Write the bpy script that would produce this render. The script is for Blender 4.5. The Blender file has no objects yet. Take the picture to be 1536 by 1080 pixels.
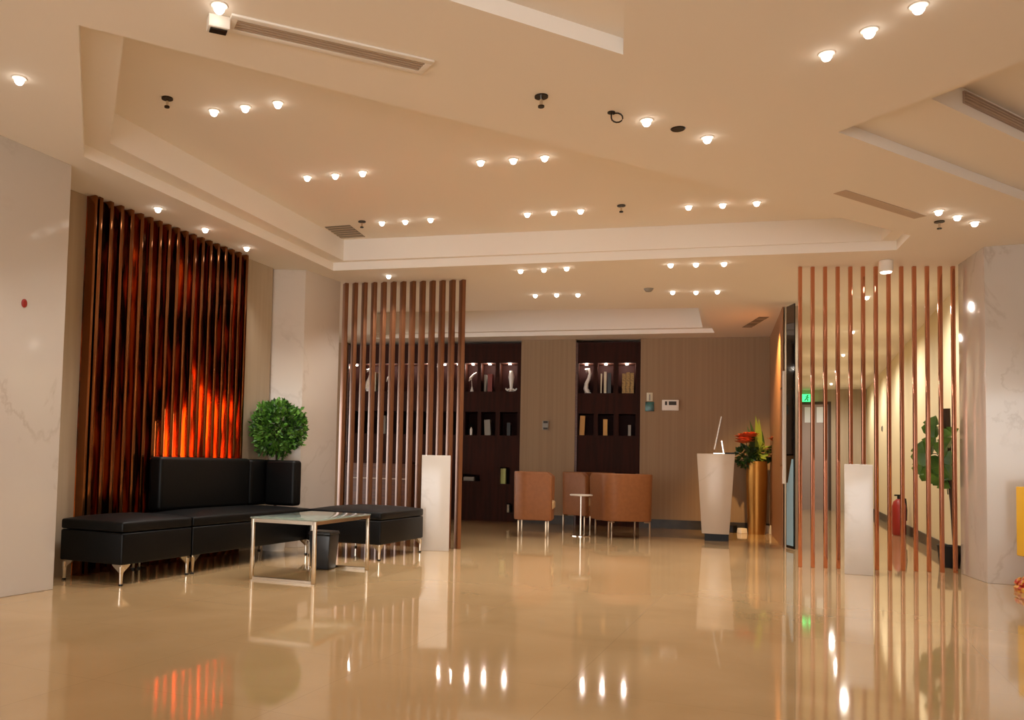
import bpy, bmesh, math, random
from mathutils import Vector, Matrix
from mathutils.geometry import tessellate_polygon
random.seed(7)
SC = bpy.context.scene
COL = SC.collection
# ------------------------------------------------------------------ camera
F, XP, YP, CH = 1250.0, 600.0, 630.0, 0.85
PITCH, ROLL = math.atan(0.05), 0.024
RC = (Matrix.Rotation(math.pi/2+PITCH, 3, 'X') @ Matrix.Rotation(ROLL, 3, 'Z'))
CAM = Vector((0, 0, CH))
cd = bpy.data.cameras.new('camera'); cam = bpy.data.objects.new('camera', cd); COL.objects.link(cam)
cam.location = CAM; cam.rotation_euler = RC.to_euler()
cd.sensor_width = 36; cd.lens = F/1536*36
cd.shift_x = (768-XP)/1536; cd.shift_y = (YP-540)/1536
cd.clip_start = .05; cd.clip_end = 100
SC.camera = cam

def ray(px, py): return RC @ Vector(((px-XP)/F, -(py-YP)/F, -1))
def onz(px, py, z):
    d = ray(px, py); return CAM + d*((z-CAM.z)/d.z)
def ony(px, py, Y):
    d = ray(px, py); return CAM + d*(Y/d.y)
def onpl(px, py, p, n):
    d = ray(px, py); return CAM + d*((p-CAM).dot(n)/d.dot(n))
H1 = 2.70
def CE(px, py): return onz(px, py, H1)
def FL(px, py): return onz(px, py, 0)
U = Vector((.429, .903, 0)).normalized()      # direction of the long walls
R = Vector((U.y, -U.x, 0))                    # to the right of it
RZU = math.atan2(R.y, R.x)

# ------------------------------------------------------------------ materials
def lin(c):
    return tuple(((v/255)/12.92 if v/255 <= .04045 else ((v/255+.055)/1.055)**2.4) for v in c)
def pm(name, rgb, rough=.5, metal=0, spec=.5, **k):
    m = bpy.data.materials.new(name); m.use_nodes = True
    b = m.node_tree.nodes['Principled BSDF']
    b.inputs['Base Color'].default_value = (*lin(rgb), 1)
    b.inputs['Roughness'].default_value = rough; b.inputs['Metallic'].default_value = metal
    b.inputs['Specular IOR Level'].default_value = spec
    for a, v in k.items(): b.inputs[a.replace('_', ' ')].default_value = v
    return m
def noise_mix(m, rgb2, scale=3, lo=.4, hi=.6, detail=6, stretch=(1, 1, 1), dist=0, coord='Object', bump=0):
    nt = m.node_tree; N = nt.nodes; L = nt.links; b = N['Principled BSDF']
    tc = N.new('ShaderNodeTexCoord'); mp = N.new('ShaderNodeMapping'); mp.inputs['Scale'].default_value = stretch
    no = N.new('ShaderNodeTexNoise'); no.inputs['Scale'].default_value = scale; no.inputs['Detail'].default_value = detail
    no.inputs['Distortion'].default_value = dist
    rp = N.new('ShaderNodeValToRGB'); rp.color_ramp.elements[0].position = lo; rp.color_ramp.elements[1].position = hi
    rp.color_ramp.elements[0].color = b.inputs['Base Color'].default_value[:]; rp.color_ramp.elements[1].color = (*lin(rgb2), 1)
    L.new(tc.outputs[coord], mp.inputs[0]); L.new(mp.outputs[0], no.inputs['Vector']); L.new(no.outputs['Fac'], rp.inputs[0])
    L.new(rp.outputs[0], b.inputs['Base Color'])
    if bump:
        bp = N.new('ShaderNodeBump'); bp.inputs['Strength'].default_value = bump; bp.inputs['Distance'].default_value = .01
        L.new(no.outputs['Fac'], bp.inputs['Height']); L.new(bp.outputs[0], b.inputs['Normal'])
    return m
def emit(name, rgb, st):
    m = pm(name, rgb, .5); b = m.node_tree.nodes['Principled BSDF']
    b.inputs['Emission Color'].default_value = (*lin(rgb), 1); b.inputs['Emission Strength'].default_value = st
    return m
def marble(name, base, vein, scale=.8, rough=.12, seed=0):
    m = pm(name, base, rough); nt = m.node_tree; N = nt.nodes; L = nt.links; b = N['Principled BSDF']
    tc = N.new('ShaderNodeTexCoord'); mp = N.new('ShaderNodeMapping')
    mp.inputs['Location'].default_value = (seed, seed*1.7, 0); mp.inputs['Rotation'].default_value = (.4, .9, .3)
    L.new(tc.outputs['Object'], mp.inputs[0])
    no = N.new('ShaderNodeTexNoise'); no.inputs['Scale'].default_value = scale; no.inputs['Detail'].default_value = 8
    no.inputs['Roughness'].default_value = .6; no.inputs['Distortion'].default_value = .8
    L.new(mp.outputs[0], no.inputs['Vector'])
    s = N.new('ShaderNodeMath'); s.operation = 'SUBTRACT'; s.inputs[1].default_value = .5; L.new(no.outputs['Fac'], s.inputs[0])
    a = N.new('ShaderNodeMath'); a.operation = 'ABSOLUTE'; L.new(s.outputs[0], a.inputs[0])
    rp = N.new('ShaderNodeValToRGB'); e = rp.color_ramp.elements
    e[0].position = 0; e[0].color = (1, 1, 1, 1); e[1].position = .018; e[1].color = (0, 0, 0, 1)
    L.new(a.outputs[0], rp.inputs[0])
    n2 = N.new('ShaderNodeTexNoise'); n2.inputs['Scale'].default_value = 1.3; n2.inputs['Detail'].default_value = 3; L.new(mp.outputs[0], n2.inputs['Vector'])
    r2 = N.new('ShaderNodeValToRGB'); r2.color_ramp.elements[0].position = .45; r2.color_ramp.elements[1].position = .7
    L.new(n2.outputs['Fac'], r2.inputs[0])
    mu = N.new('ShaderNodeMath'); mu.operation = 'MULTIPLY'; L.new(rp.outputs[0], mu.inputs[0]); L.new(r2.outputs[0], mu.inputs[1])
    n3 = N.new('ShaderNodeMath'); n3.operation = 'MULTIPLY_ADD'; n3.inputs[1].default_value = .25; L.new(r2.outputs[0], n3.inputs[0]); L.new(mu.outputs[0], n3.inputs[2])
    mx = N.new('ShaderNodeMix'); mx.data_type = 'RGBA'
    mx.inputs['A'].default_value = (*lin(base), 1); mx.inputs['B'].default_value = (*lin(vein), 1)
    L.new(n3.outputs[0], mx.inputs['Factor']); L.new(mx.outputs['Result'], b.inputs['Base Color'])
    return m

M = {}
M['ceiling'] = pm('ceiling_paint', (238, 228, 214), .75, spec=.2)
M['riser'] = pm('ceiling_paint_lit', (246, 240, 232), .7, spec=.2)  # ceiling paint lightened in colour, for risers that catch the entrance light
M['marble'] = marble('white_marble', (208, 200, 191), (186, 175, 163))
M['marble_b'] = marble('pale_marble', (216, 204, 191), (198, 184, 169), .7, .2, 3)
M['marble_c'] = marble('beige_marble', (200, 180, 158), (164, 140, 116), .9, .25, 5)
M['wallcover'] = noise_mix(pm('beige_wallcovering', (176, 158, 134), .6, spec=.3), (182, 164, 140), 3, stretch=(6, 6, .3))
M['far_wall'] = noise_mix(pm('taupe_striped_wallpaper', (154, 128, 100), .65, spec=.25), (148, 122, 95), 3, stretch=(9, 9, .1))
M['corridor'] = pm('pale_cream_paint', (222, 206, 168), .7, spec=.3)
M['orange_wall'] = pm('brown_wood_panel', (160, 112, 74), .5)
M['baseboard'] = noise_mix(pm('dark_grey_stone', (58, 50, 40), .4, spec=.3), (46, 40, 33), 8)
M['copper'] = pm('rose_gold_mirror_steel', (214, 150, 122), .12, 1)
M['bronze'] = pm('bronze_mirror_steel', (140, 90, 54), .14, 1)
M['tan_steel'] = pm('brushed_bronze_steel', (134, 88, 58), .36, .55)
M['leather'] = noise_mix(pm('black_leather', (5, 5, 5), .45, spec=.2), (8, 7, 7), 60, bump=.05)
M['chrome'] = pm('brushed_chrome', (215, 205, 190), .14, 1)
M['chair_leg'] = pm('satin_nickel', (168, 148, 124), .3, 1)
M['tan'] = noise_mix(pm('tan_leather', (136, 84, 46), .5, spec=.3), (131, 80, 43), 25, bump=.04)
M['tan_seat'] = pm('light_tan_leather', (190, 154, 108), .5)
M['cab'] = noise_mix(pm('dark_brown_veneer', (52, 22, 13), .6, spec=.12), (42, 19, 11), 3, stretch=(8, 8, .5))
M['cab_in'] = pm('dark_red_brown_lacquer', (44, 15, 10), .6, spec=.12)
M['counterwood'] = noise_mix(pm('brown_wood', (104, 60, 36), .4), (84, 46, 28), 4, stretch=(1, 1, 10))
M['black'] = pm('black_plastic', (20, 19, 18), .5, spec=.3)
M['bin'] = pm('dark_grey_plastic', (36, 38, 42), .3)
M['white'] = pm('white_plastic', (230, 222, 210), .4)
M['dark'] = pm('dark_metal', (46, 38, 30), .4, .6)
M['grille'] = pm('grey_brown_grille', (190, 168, 146), .5)
M['grille_d'] = pm('dark_grille', (172, 150, 134), .5)
M['vent'] = pm('square_vent_grey', (128, 116, 98), .6)
M['lens'] = emit('lamp_glow', (255, 246, 236), 5)
M['ring'] = pm('white_trim_ring', (235, 228, 218), .4)
M['leaf'] = noise_mix(pm('box_leaf', (58, 110, 30), .4), (110, 160, 60), 9, .35, .7)
M['leaf_d'] = pm('dark_leaf', (36, 66, 26), .4)
M['leaf_big'] = noise_mix(pm('monstera_leaf', (92, 138, 56), .35), (64, 108, 42), 6)
M['leaf_y'] = pm('yellow_green_leaf', (120, 136, 46), .45)
M['stem'] = pm('brown_stem', (62, 42, 26), .7)
M['soil'] = pm('soil', (40, 28, 20), .9)
M['gold'] = pm('gold_lacquer', (160, 112, 52), .38, .85)
M['flower'] = pm('orange_red_petal', (210, 104, 62), .6)
M['flower_w'] = pm('cream_petal', (206, 176, 138), .6)
M['blackglass'] = pm('black_glass', (10, 10, 12), .05, spec=.6)
M['blue'] = pm('pale_blue_reflection', (150, 186, 200), .35)
M['teal'] = noise_mix(pm('teal_card', (40, 104, 98), .3), (18, 50, 50), 12)
M['red'] = pm('red_paint', (150, 34, 26), .4)
M['yellow'] = pm('golden_yellow_acrylic', (236, 186, 56), .2)
M['carved'] = noise_mix(pm('red_gold_carving', (168, 44, 22), .35), (214, 160, 60), 22, .45, .6, bump=.5)
M['book_cream'] = pm('cream_book', (214, 206, 180), .5)
M['book_gold'] = noise_mix(pm('gold_tooled_book', (150, 116, 56), .4, .3), (112, 82, 38), 60, .45, .6)
M['book_black'] = pm('black_book', (20, 20, 20), .4)
M['book_red'] = pm('red_book', (128, 52, 44), .45)
M['book_ochre'] = pm('ochre_book', (206, 152, 70), .5)
M['book_grey'] = pm('grey_book', (140, 134, 124), .5)
M['patch_green'] = pm('pale_green_patch', (178, 184, 110), .5)
M['porcelain'] = pm('white_porcelain', (246, 240, 232), .15)
M['door'] = pm('mauve_grey_door', (150, 132, 124), .5)
M['frost'] = pm('frosted_pane', (214, 218, 222), .4)
M['exit'] = emit('green_exit_glow', (60, 230, 120), 1.6)

# glossy left wall backing, amber and red streaks painted in for fiery reflections
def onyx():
    m = pm('onyx_glow_streaks', (60, 16, 8), .12, spec=.6); nt = m.node_tree; N = nt.nodes; L = nt.links; b = N['Principled BSDF']
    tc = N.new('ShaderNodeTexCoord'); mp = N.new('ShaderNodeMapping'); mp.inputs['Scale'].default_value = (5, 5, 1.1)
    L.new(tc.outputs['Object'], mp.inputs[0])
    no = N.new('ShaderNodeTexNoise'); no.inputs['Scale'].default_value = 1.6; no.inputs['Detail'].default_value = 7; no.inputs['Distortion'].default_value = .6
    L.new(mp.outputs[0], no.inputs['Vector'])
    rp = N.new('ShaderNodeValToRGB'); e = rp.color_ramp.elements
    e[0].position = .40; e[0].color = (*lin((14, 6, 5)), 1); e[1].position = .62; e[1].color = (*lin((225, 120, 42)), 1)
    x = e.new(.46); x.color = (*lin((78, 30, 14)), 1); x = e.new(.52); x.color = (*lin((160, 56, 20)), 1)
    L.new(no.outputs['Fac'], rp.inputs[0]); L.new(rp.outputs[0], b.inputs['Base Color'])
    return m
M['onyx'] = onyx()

def floor_mat():
    m = pm('polished_cream_stone_tiles', (200, 168, 126), .05, spec=.75); nt = m.node_tree; N = nt.nodes; L = nt.links; b = N['Principled BSDF']
    tc = N.new('ShaderNodeTexCoord'); mp = N.new('ShaderNodeMapping'); mp.inputs['Rotation'].default_value = (0, 0, -RZU)
    L.new(tc.outputs['Object'], mp.inputs[0])
    no = N.new('ShaderNodeTexNoise'); no.inputs['Scale'].default_value = 1.1; no.inputs['Detail'].default_value = 5; no.inputs['Distortion'].default_value = .5
    L.new(mp.outputs[0], no.inputs['Vector'])
    rp = N.new('ShaderNodeValToRGB'); e = rp.color_ramp.elements
    e[0].position = .3; e[0].color = (*lin((170, 139, 98)), 1); e[1].position = .72; e[1].color = (*lin((188, 157, 116)), 1)
    L.new(no.outputs['Fac'], rp.inputs[0])
    br = N.new('ShaderNodeTexBrick'); br.offset = 0; br.inputs['Scale'].default_value = 1; br.inputs['Brick Width'].default_value = .8
    br.inputs['Row Height'].default_value = .8; br.inputs['Mortar Size'].default_value = .0012; br.inputs['Mortar Smooth'].default_value = 0
    br.inputs['Mortar'].default_value = (.8, .8, .8, 1); br.inputs['Color1'].default_value = (1, 1, 1, 1); br.inputs['Color2'].default_value = (.97, .97, .97, 1)
    L.new(mp.outputs[0], br.inputs['Vector'])
    mx = N.new('ShaderNodeMix'); mx.data_type = 'RGBA'; mx.blend_type = 'MULTIPLY'; mx.inputs['Factor'].default_value = 1
    L.new(rp.outputs[0], mx.inputs['A']); L.new(br.outputs['Color'], mx.inputs['B']); L.new(mx.outputs['Result'], b.inputs['Base Color'])
    n2 = N.new('ShaderNodeTexNoise'); n2.inputs['Scale'].default_value = .9; n2.inputs['Detail'].default_value = 2; L.new(mp.outputs[0], n2.inputs['Vector'])
    bp = N.new('ShaderNodeBump'); bp.inputs['Strength'].default_value = .02; bp.inputs['Distance'].default_value = .02
    L.new(n2.outputs['Fac'], bp.inputs['Height']); L.new(bp.outputs[0], b.inputs['Normal'])
    return m
M['floor'] = floor_mat()
def glass():
    m = pm('clear_glass', (222, 238, 228), .02); b = m.node_tree.nodes['Principled BSDF']
    b.inputs['Transmission Weight'].default_value = .8; b.inputs['IOR'].default_value = 1.5
    return m
M['glass'] = glass()

# ------------------------------------------------------------------ mesh helpers
class MB:
    def __init__(s): s.v = []; s.f = []; s.mi = []; s.mats = []
    def m(s, mat):
        mat = M[mat] if isinstance(mat, str) else mat
        if mat not in s.mats: s.mats.append(mat)
        return s.mats.index(mat)
    def add(s, vs, fs, mat):
        i = len(s.v); k = s.m(mat); s.v += [tuple(v) for v in vs]
        s.f += [tuple(a+i for a in f) for f in fs]; s.mi += [k]*len(fs); return s
    def box(s, lo, hi, mat, X=Matrix.Identity(4)):
        a, b, c = lo; d, e, f = hi
        P = [(a,b,c),(d,b,c),(d,e,c),(a,e,c),(a,b,f),(d,b,f),(d,e,f),(a,e,f)]
        return s.add([X @ Vector(p) for p in P], [(0,3,2,1),(4,5,6,7),(0,1,5,4),(1,2,6,5),(2,3,7,6),(3,0,4,7)], mat)
    def prism(s, poly, z0, z1, mat, top=None, X=Matrix.Identity(4)):
        n = len(poly); top = top or poly
        V = [X @ Vector((p[0], p[1], z0)) for p in poly]+[X @ Vector((p[0], p[1], z1)) for p in top]
        return s.add(V, [tuple(reversed(range(n))), tuple(range(n, 2*n))]+[(i, (i+1) % n, n+(i+1) % n, n+i) for i in range(n)], mat)
    def lathe(s, prof, mat, n=24, X=Matrix.Identity(4)):
        V = []; Fc = []
        for r, z in prof:
            for i in range(n): V.append(X @ Vector((r*math.cos(2*math.pi*i/n), r*math.sin(2*math.pi*i/n), z)))
        for j in range(len(prof)-1):
            for i in range(n): Fc.append((j*n+i, j*n+(i+1) % n, (j+1)*n+(i+1) % n, (j+1)*n+i))
        Fc.append(tuple(reversed(range(n)))); Fc.append(tuple(range((len(prof)-1)*n, len(prof)*n)))
        return s.add(V, Fc, mat)
    def tube(s, pts, rad, mat, n=8):
        pts = [Vector(p) for p in pts]; V = []; Fc = []
        for j, p in enumerate(pts):
            t = (pts[min(j+1, len(pts)-1)]-pts[max(j-1, 0)]).normalized()
            a = t.cross(Vector((0, 0, 1)) if abs(t.z) < .9 else Vector((1, 0, 0))).normalized(); b = t.cross(a)
            r = rad[j] if isinstance(rad, (list, tuple)) else rad
            for i in range(n):
                w = 2*math.pi*i/n; V.append(p+a*r*math.cos(w)+b*r*math.sin(w))
        for j in range(len(pts)-1):
            for i in range(n): Fc.append((j*n+i, j*n+(i+1) % n, (j+1)*n+(i+1) % n, (j+1)*n+i))
        Fc.append(tuple(reversed(range(n)))); Fc.append(tuple(range((len(pts)-1)*n, len(pts)*n)))
        return s.add(V, Fc, mat)
    def build(s, name, parent=None, bevel=0, seg=3, smooth=False, loc=None, rz=0, kind=None):
        me = bpy.data.meshes.new(name); me.from_pydata(s.v, [], s.f)
        for q in s.mats: me.materials.append(q)
        me.polygons.foreach_set('material_index', s.mi)
        bm = bmesh.new(); bm.from_mesh(me); bmesh.ops.recalc_face_normals(bm, faces=bm.faces); 
        if bevel:
            bmesh.ops.bevel(bm, geom=[e for e in bm.edges if len(e.link_faces) == 2 and e.calc_face_angle(0) > .5], offset=bevel, segments=seg, profile=.5, affect='EDGES', clamp_overlap=True)
        bm.to_mesh(me); bm.free()
        if smooth or bevel:
            me.polygons.foreach_set('use_smooth', [True]*len(me.polygons))
            try: me.set_sharp_from_angle(angle=math.radians(40))
            except Exception: pass
        o = bpy.data.objects.new(name, me); COL.objects.link(o)
        if parent: o.parent = parent
        if loc is not None: o.location = loc
        o.rotation_euler.z = rz
        if kind: o['kind'] = kind
        return o
def tag(o, label, cat, group=None, kind=None):
    o['label'] = label; o['category'] = cat
    if group: o['group'] = group
    if kind: o['kind'] = kind
    return o
def thing(name, label, cat, loc=(0, 0, 0), rz=0, group=None):
    o = bpy.data.objects.new(name, None); COL.objects.link(o); o.location = loc; o.rotation_euler.z = rz; o.empty_display_size = .2
    return tag(o, label, cat, group)
def copy_tree(o, parent=None):
    c = o.copy(); COL.objects.link(c); c.parent = parent
    for ch in list(o.children): copy_tree(ch, c)
    return c
def spot(loc, to, power, size=1.9, rgb=(1, .94, .87), blend=.7, rad=.04):
    l = bpy.data.lights.new('lamp', 'SPOT'); l.energy = power; l.spot_size = size; l.spot_blend = blend; l.color = rgb; l.shadow_soft_size = rad
    o = bpy.data.objects.new('lamp_light', l); COL.objects.link(o); o.location = loc
    o.rotation_euler = (Vector(to)-Vector(loc)).to_track_quat('-Z', 'Y').to_euler(); return o
def point(loc, power, rgb=(1, .84, .64), rad=.02):
    l = bpy.data.lights.new('lamp', 'POINT'); l.energy = power; l.color = rgb; l.shadow_soft_size = rad
    o = bpy.data.objects.new('lamp_light', l); COL.objects.link(o); o.location = loc; return o
def area(loc, to, sx, sy, power, rgb=(1, .84, .64)):
    l = bpy.data.lights.new('lamp', 'AREA'); l.shape = 'RECTANGLE'; l.size = sx; l.size_y = sy; l.energy = power; l.color = rgb
    o = bpy.data.objects.new('lamp_light', l); COL.objects.link(o); o.location = loc
    o.rotation_euler = (Vector(to)-Vector(loc)).to_track_quat('-Z', 'Y').to_euler(); return o

# ------------------------------------------------------------------ setting
MB().box((-12, -3.2, -.1), (16, 24, 0), 'floor').build('floor', kind='structure')

def holed(mb, outer, holes, z, mat):
    loops = [[Vector((p[0], p[1], 0)) for p in outer]]+[[Vector((p[0], p[1], 0)) for p in h] for h in holes]
    tris = tessellate_polygon(loops); flat = [p for l in loops for p in l]
    mb.add([(p.x, p.y, z) for p in flat], tris, mat)
def band(mb, poly, z0, z1, mat, skip=()):
    n = len(poly)
    for i in range(n):
        if i in skip: continue
        a, b = poly[i], poly[(i+1) % n]
        mb.add([(a[0], a[1], z0), (b[0], b[1], z0), (b[0], b[1], z1), (a[0], a[1], z1)], [(0, 1, 2, 3)], mat)
# main tray (lower rim, step, riser, raised ceiling)
A, B, C_, D, E = CE(126, 235), CE(500, 406), CE(1345, 375), CE(1366, 353), CE(118, 38)
LIP = .08; zs = H1+LIP
A2, B2, C2 = onz(165, 215, zs), onz(515, 391, zs), onz(1322, 361, zs)
E2 = onz(179, 56, zs); E2 = E2 + (E2-A2)*.0
D2 = D + (E-D).normalized()*.12
E2 = D + (E-D)*((E2-D).dot(E-D)/(E-D).length_squared)
main1 = [A, B, C_, D, E]; main2 = [A2, B2, C2, D2, E2]
ZU = 2.985
# far tray
fa, fb = CE(560, 468), CE(1050, 462)
fc, fd = CE(1072, 499), CE(560, 508)
far1 = [fa, fb, fc, fd]
fdir = (fc-fd).normalized(); fn = Vector((fdir.y, -fdir.x, 0))
far2 = [fa+fdir*.06, fb-fdir*.03, fc+fn*.09-fdir*.16, fd+fn*.09+fdir*.06]
# near tray with only its right far corner in view
n1 = [CE(935, 82), CE(330, -107), CE(-500, -700), onz(948, -900, H1)]
# right tray
r1 = [CE(1257, 198), CE(1536, 301), CE(1760, 384), CE(2600, -100), CE(2100, -300)]
r1 = [CE(1257, 198), CE(1536, 301), CE(1760, 384), CE(2500, 150), CE(1720, 20)]
zr = H1+.065
r2 = [onz(1397, 148, zr), onz(1536, 213, zr), onz(1740, 310, zr), onz(2400, 120, zr), onz(1700, 30, zr)]
outer = [(-12, -3.2), (16, -3.2), (16, 24), (-12, 24)]
cb = MB()
holed(cb, outer, [main1, far1, n1, r1], H1, 'ceiling')
holed(cb, main1, [main2], zs, 'ceiling')
holed(cb, far1, [far2], H1+.06, 'ceiling')
holed(cb, r1, [r2], zr, 'ceiling')
cb.add([(p[0], p[1], ZU) for p in main2], [tuple(range(5))], 'ceiling')
cb.add([(p[0], p[1], H1+.36) for p in far2], [tuple(range(4))], 'ceiling')
cb.add([(p[0], p[1], H1+.075) for p in n1], [tuple(range(4))], 'ceiling')
cb.add([(p[0], p[1], zr+.14) for p in r2], [tuple(range(5))], 'ceiling')
band(cb, main1, H1, zs, 'riser'); band(cb, main2, zs, ZU, 'riser')
band(cb, far1, H1, H1+.06, 'riser'); band(cb, far2, H1+.06, H1+.36, 'riser')
band(cb, n1, H1, H1+.075, 'riser'); band(cb, r1, H1, zr, 'riser'); band(cb, r2, zr, zr+.14, 'riser')
cb.box((-12, -3.2, 3.2), (16, 24, 3.3), 'ceiling')
me_c = cb.build('ceiling', kind='structure')

# left foreground column (long, faces the hall)
lc = CE(108, 248); lc.z = 0
q = [lc, lc-U*1.9, lc-U*1.9-R*1.2, lc-R*1.2]
MB().prism(q, 0, H1, 'marble').build('column_left', bevel=.004, kind='structure')
# wall behind camera on the left, and on the right
WL0 = CE(108, 285); WL0.z = 0
wl = [WL0-R*.12, WL0-R*.0, WL0+U*2.52, WL0+U*2.52-R*.12]
wq = [WL0-U*6.0, WL0+U*2.50, WL0+U*2.50-R*.15, WL0-U*6.0-R*.15]
MB().prism(wq, 0, H1, 'wallcover').build('wall_left', kind='structure')
wb = MB(); wb.prism([WL0-U*16+R*-.6, WL0-U*1.0-R*.6, WL0-U*1.0-R*.75, WL0-U*16-R*.75], 0, H1, 'wallcover')
wb.build('wall_left_rear', kind='structure')
# second column (marble) at the inner left corner
p1 = CE(413, 404); p2 = CE(459, 405); p3 = CE(511, 423)
for p in (p1, p2, p3): p.z = 0
p1b = p1-(p2-p1).normalized()*.4
MB().prism([p1b, p2, p3, p3+(p1b-p2)], 0, H1, 'marble_b').build('column_inner_left', bevel=.003, kind='structure')
# right column
c1 = CE(1476, 370); c1.z = 0
c0 = CE(1437, 397); c0.z = 0
MB().prism([c1, c1+R*1.4, c1+R*1.4+(c0-c1), c0], 0, H1, 'marble').build('column_right', bevel=.003, kind='structure')
c2 = c1+R*1.4
MB().prism([c2, c2-U*12, c2-U*12+R*.15, c2+R*.15], 0, H1, 'wallcover').build('wall_right_rear', kind='structure')
# corridor behind the right screen
cr0 = FL(1412, 830); cr0 = cr0-U*2.0; CRL = 14.5
crn = Vector((U.y, -U.x, 0))
MB().prism([cr0, cr0+U*CRL, cr0+U*CRL+R*.15, cr0+R*.15], 0, H1, 'corridor').build('wall_corridor', kind='structure')
MB().prism([cr0-R*.015, cr0+U*CRL-R*.015, cr0+U*CRL, cr0], 0, .13, 'baseboard').build('baseboard_corridor', kind='structure')
# partition between reception and corridor
g1 = ony(1177, 700, 9.30); g2 = ony(1199, 700, 9.24); g3 = ony(1156, 700, 11.45)
for g in (g1, g2, g3): g.z = 0
g4 = g2+U*11.6
ez = cr0+U*12.3                                   # corridor end line
MB().prism([g1, g2, g4, g4-R*.5, g3+Vector((.02, .5, 0)), g3], 0, H1, 'wallcover').build('wall_partition', kind='structure')
MB().prism([g1+Vector((-.012, .03, 0)), g1+Vector((0, .03, 0)), g3, g3-Vector((.012, 0, 0))], .0, H1, 'orange_wall').build('wall_reception_panel', kind='structure')
en = [ez-R*1.75, ez, ez+U*.15, ez-R*1.75+U*.15]
MB().prism(en, 0, H1, 'wallcover').build('wall_corridor_end', kind='structure')

# far wall with two book niches
w0 = CE(780, 510); w1 = CE(1150, 505); w0.z = w1.z = 0
WD = (w1-w0).normalized(); WN = Vector((WD.y, -WD.x, 0))      # WN points at the camera
RZW = math.atan2(WD.y, WD.x)
XW = Matrix.Translation(w0) @ Matrix.Rotation(RZW, 4, 'Z')    # local: x along wall, -y to camera
def wall_xz(px, py, off=0):
    p = onpl(px, py, w0+WN*off, WN); l = XW.inverted() @ p; return l.x, l.z
def WXp(px, off=0): return wall_xz(px, 650, off)[0]
xl = WXp(505)-1.5; b1a, b1b = WXp(517), WXp(780); b2a, b2b = WXp(862), WXp(960); xr = WXp(1156)+.05
def wseg(name, xa, xb):
    MB().box((xa, 0, 0), (xb, .45, H1), 'far_wall').build(name, loc=w0, rz=RZW, kind='structure')
wseg('wall_far', xl, b1a); wseg('wall_far_middle', b1b, b2a); wseg('wall_far_right', b2b, xr)
MB().box((b1a, .40, 0), (b1b, .45, H1), 'cab').box((b2a, .40, 0), (b2b, .45, H1), 'cab').build('wall_far_niche_backs', loc=w0, rz=RZW, kind='structure')
for nm, xa, xb in (('baseboard_far_middle', b1b, b2a), ('baseboard_far_right', b2b, xr-.02)):
    MB().box((xa, -.015, 0), (xb, 0, .125), 'baseboard').build(nm, loc=w0, rz=RZW, kind='structure')

# bookcases: solid fronts with open niches
def bookcase(name, label, xa, xb, niches, zt=2.66):
    root = thing(name, label, 'bookcase', XW @ Vector((xa, 0, 0)), RZW)
    w = xb-xa; y0, y1 = .05, .38
    xs = sorted({0, w, *[n[0] for n in niches], *[n[1] for n in niches]})
    zz = sorted({0, zt, *[n[2] for n in niches], *[n[3] for n in niches]})
    mb = MB()
    for i in range(len(zz)-1):
        run = None
        for j in range(len(xs)-1):
            cx, cz = (xs[j]+xs[j+1])/2, (zz[i]+zz[i+1])/2
            if any(n[0] < cx < n[1] and n[2] < cz < n[3] for n in niches): 
                if run is not None: mb.box((run, y0, zz[i]), (xs[j], y1, zz[i+1]), 'cab'); run = None
            elif run is None: run = xs[j]
        if run is not None: mb.box((run, y0, zz[i]), (w, y1, zz[i+1]), 'cab')
    mb.build('carcass', root)
    MB().box((0, y1-.01, .02), (w, y1+.01, zt-.02), 'cab_in').build('back_panel', root)
    for n in niches:
        if n[4]:
            l = MB(); cx = (n[0]+n[1])/2
            l.lathe([(.022, n[3]-.012), (.022, n[3]-.001)], 'lens', 12, Matrix.Translation((cx, .2, 0)))
            l.build('niche_lamp', root)
            point(root.matrix_basis @ Vector((cx, .16, n[3]-.06)) if False else (Matrix.Translation(root.location) @ Matrix.Rotation(RZW, 4, 'Z') @ Vector((cx, .15, n[3]-.04))), 2.6, (1, .88, .74), .015)
    MB().box((.0, y0-.012, 0), (.03, y0, zt), 'counterwood').build('side_frame', root)
    MB().box((w-.02, y0-.012, 0), (w, y0, zt), 'cab').build('side_frame', root)
    return root
OFF = -.06
def nz(px0, px1, py0, py1, xa, lit):
    x0, z1 = wall_xz(px0, py0, OFF); x1, z0 = wall_xz(px1, py1, OFF)
    return (x0-xa, x1-xa, z0, z1, lit)
nb2 = [nz(868, 890, 545, 588, b2a, 1), nz(897, 920, 545, 589, b2a, 1), nz(928, 953, 545, 590, b2a, 1),
       nz(868, 890, 621, 653, b2a, 0), nz(897, 920, 621, 653, b2a, 0), nz(928, 953, 621, 653, b2a, 0)]
# flatten rows so that cells line up
def rowfix(ns, k):
    out = []
    for i in range(0, len(ns), k):
        r = ns[i:i+k]; z0 = min(n[2] for n in r); z1 = max(n[3] for n in r)
        out += [(n[0], n[1], z0, z1, n[4]) for n in r]
    return out
nb2 = rowfix(nb2, 3)
bc2 = bookcase('bookcase', 'tall dark brown built-in bookcase behind the tan armchairs, right of the wall switch', b2a, b2b, nb2)
cols1 = [(523, 538), (541, 568), (572, 596), (602, 626), (632, 650), (656, 672), (678, 692), (698, 716), (722, 743), (750, 776)]
nb1 = [nz(a, b, 546, 587, b1a, 1) for a, b in cols1]+[nz(a, b, 618, 650, b1a, 0) for a, b in cols1]
nb1 = rowfix(nb1, len(cols1))
lowz = wall_xz(758, 701, OFF)[1], wall_xz(758, 726, OFF)[1]
def one(px0, px1, py0, py1):
    a, b = wall_xz(px0, py0, OFF), wall_xz(px1, py1, OFF); return (a[0]-b1a, b[0]-b1a, b[1], a[1], 0)
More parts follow.
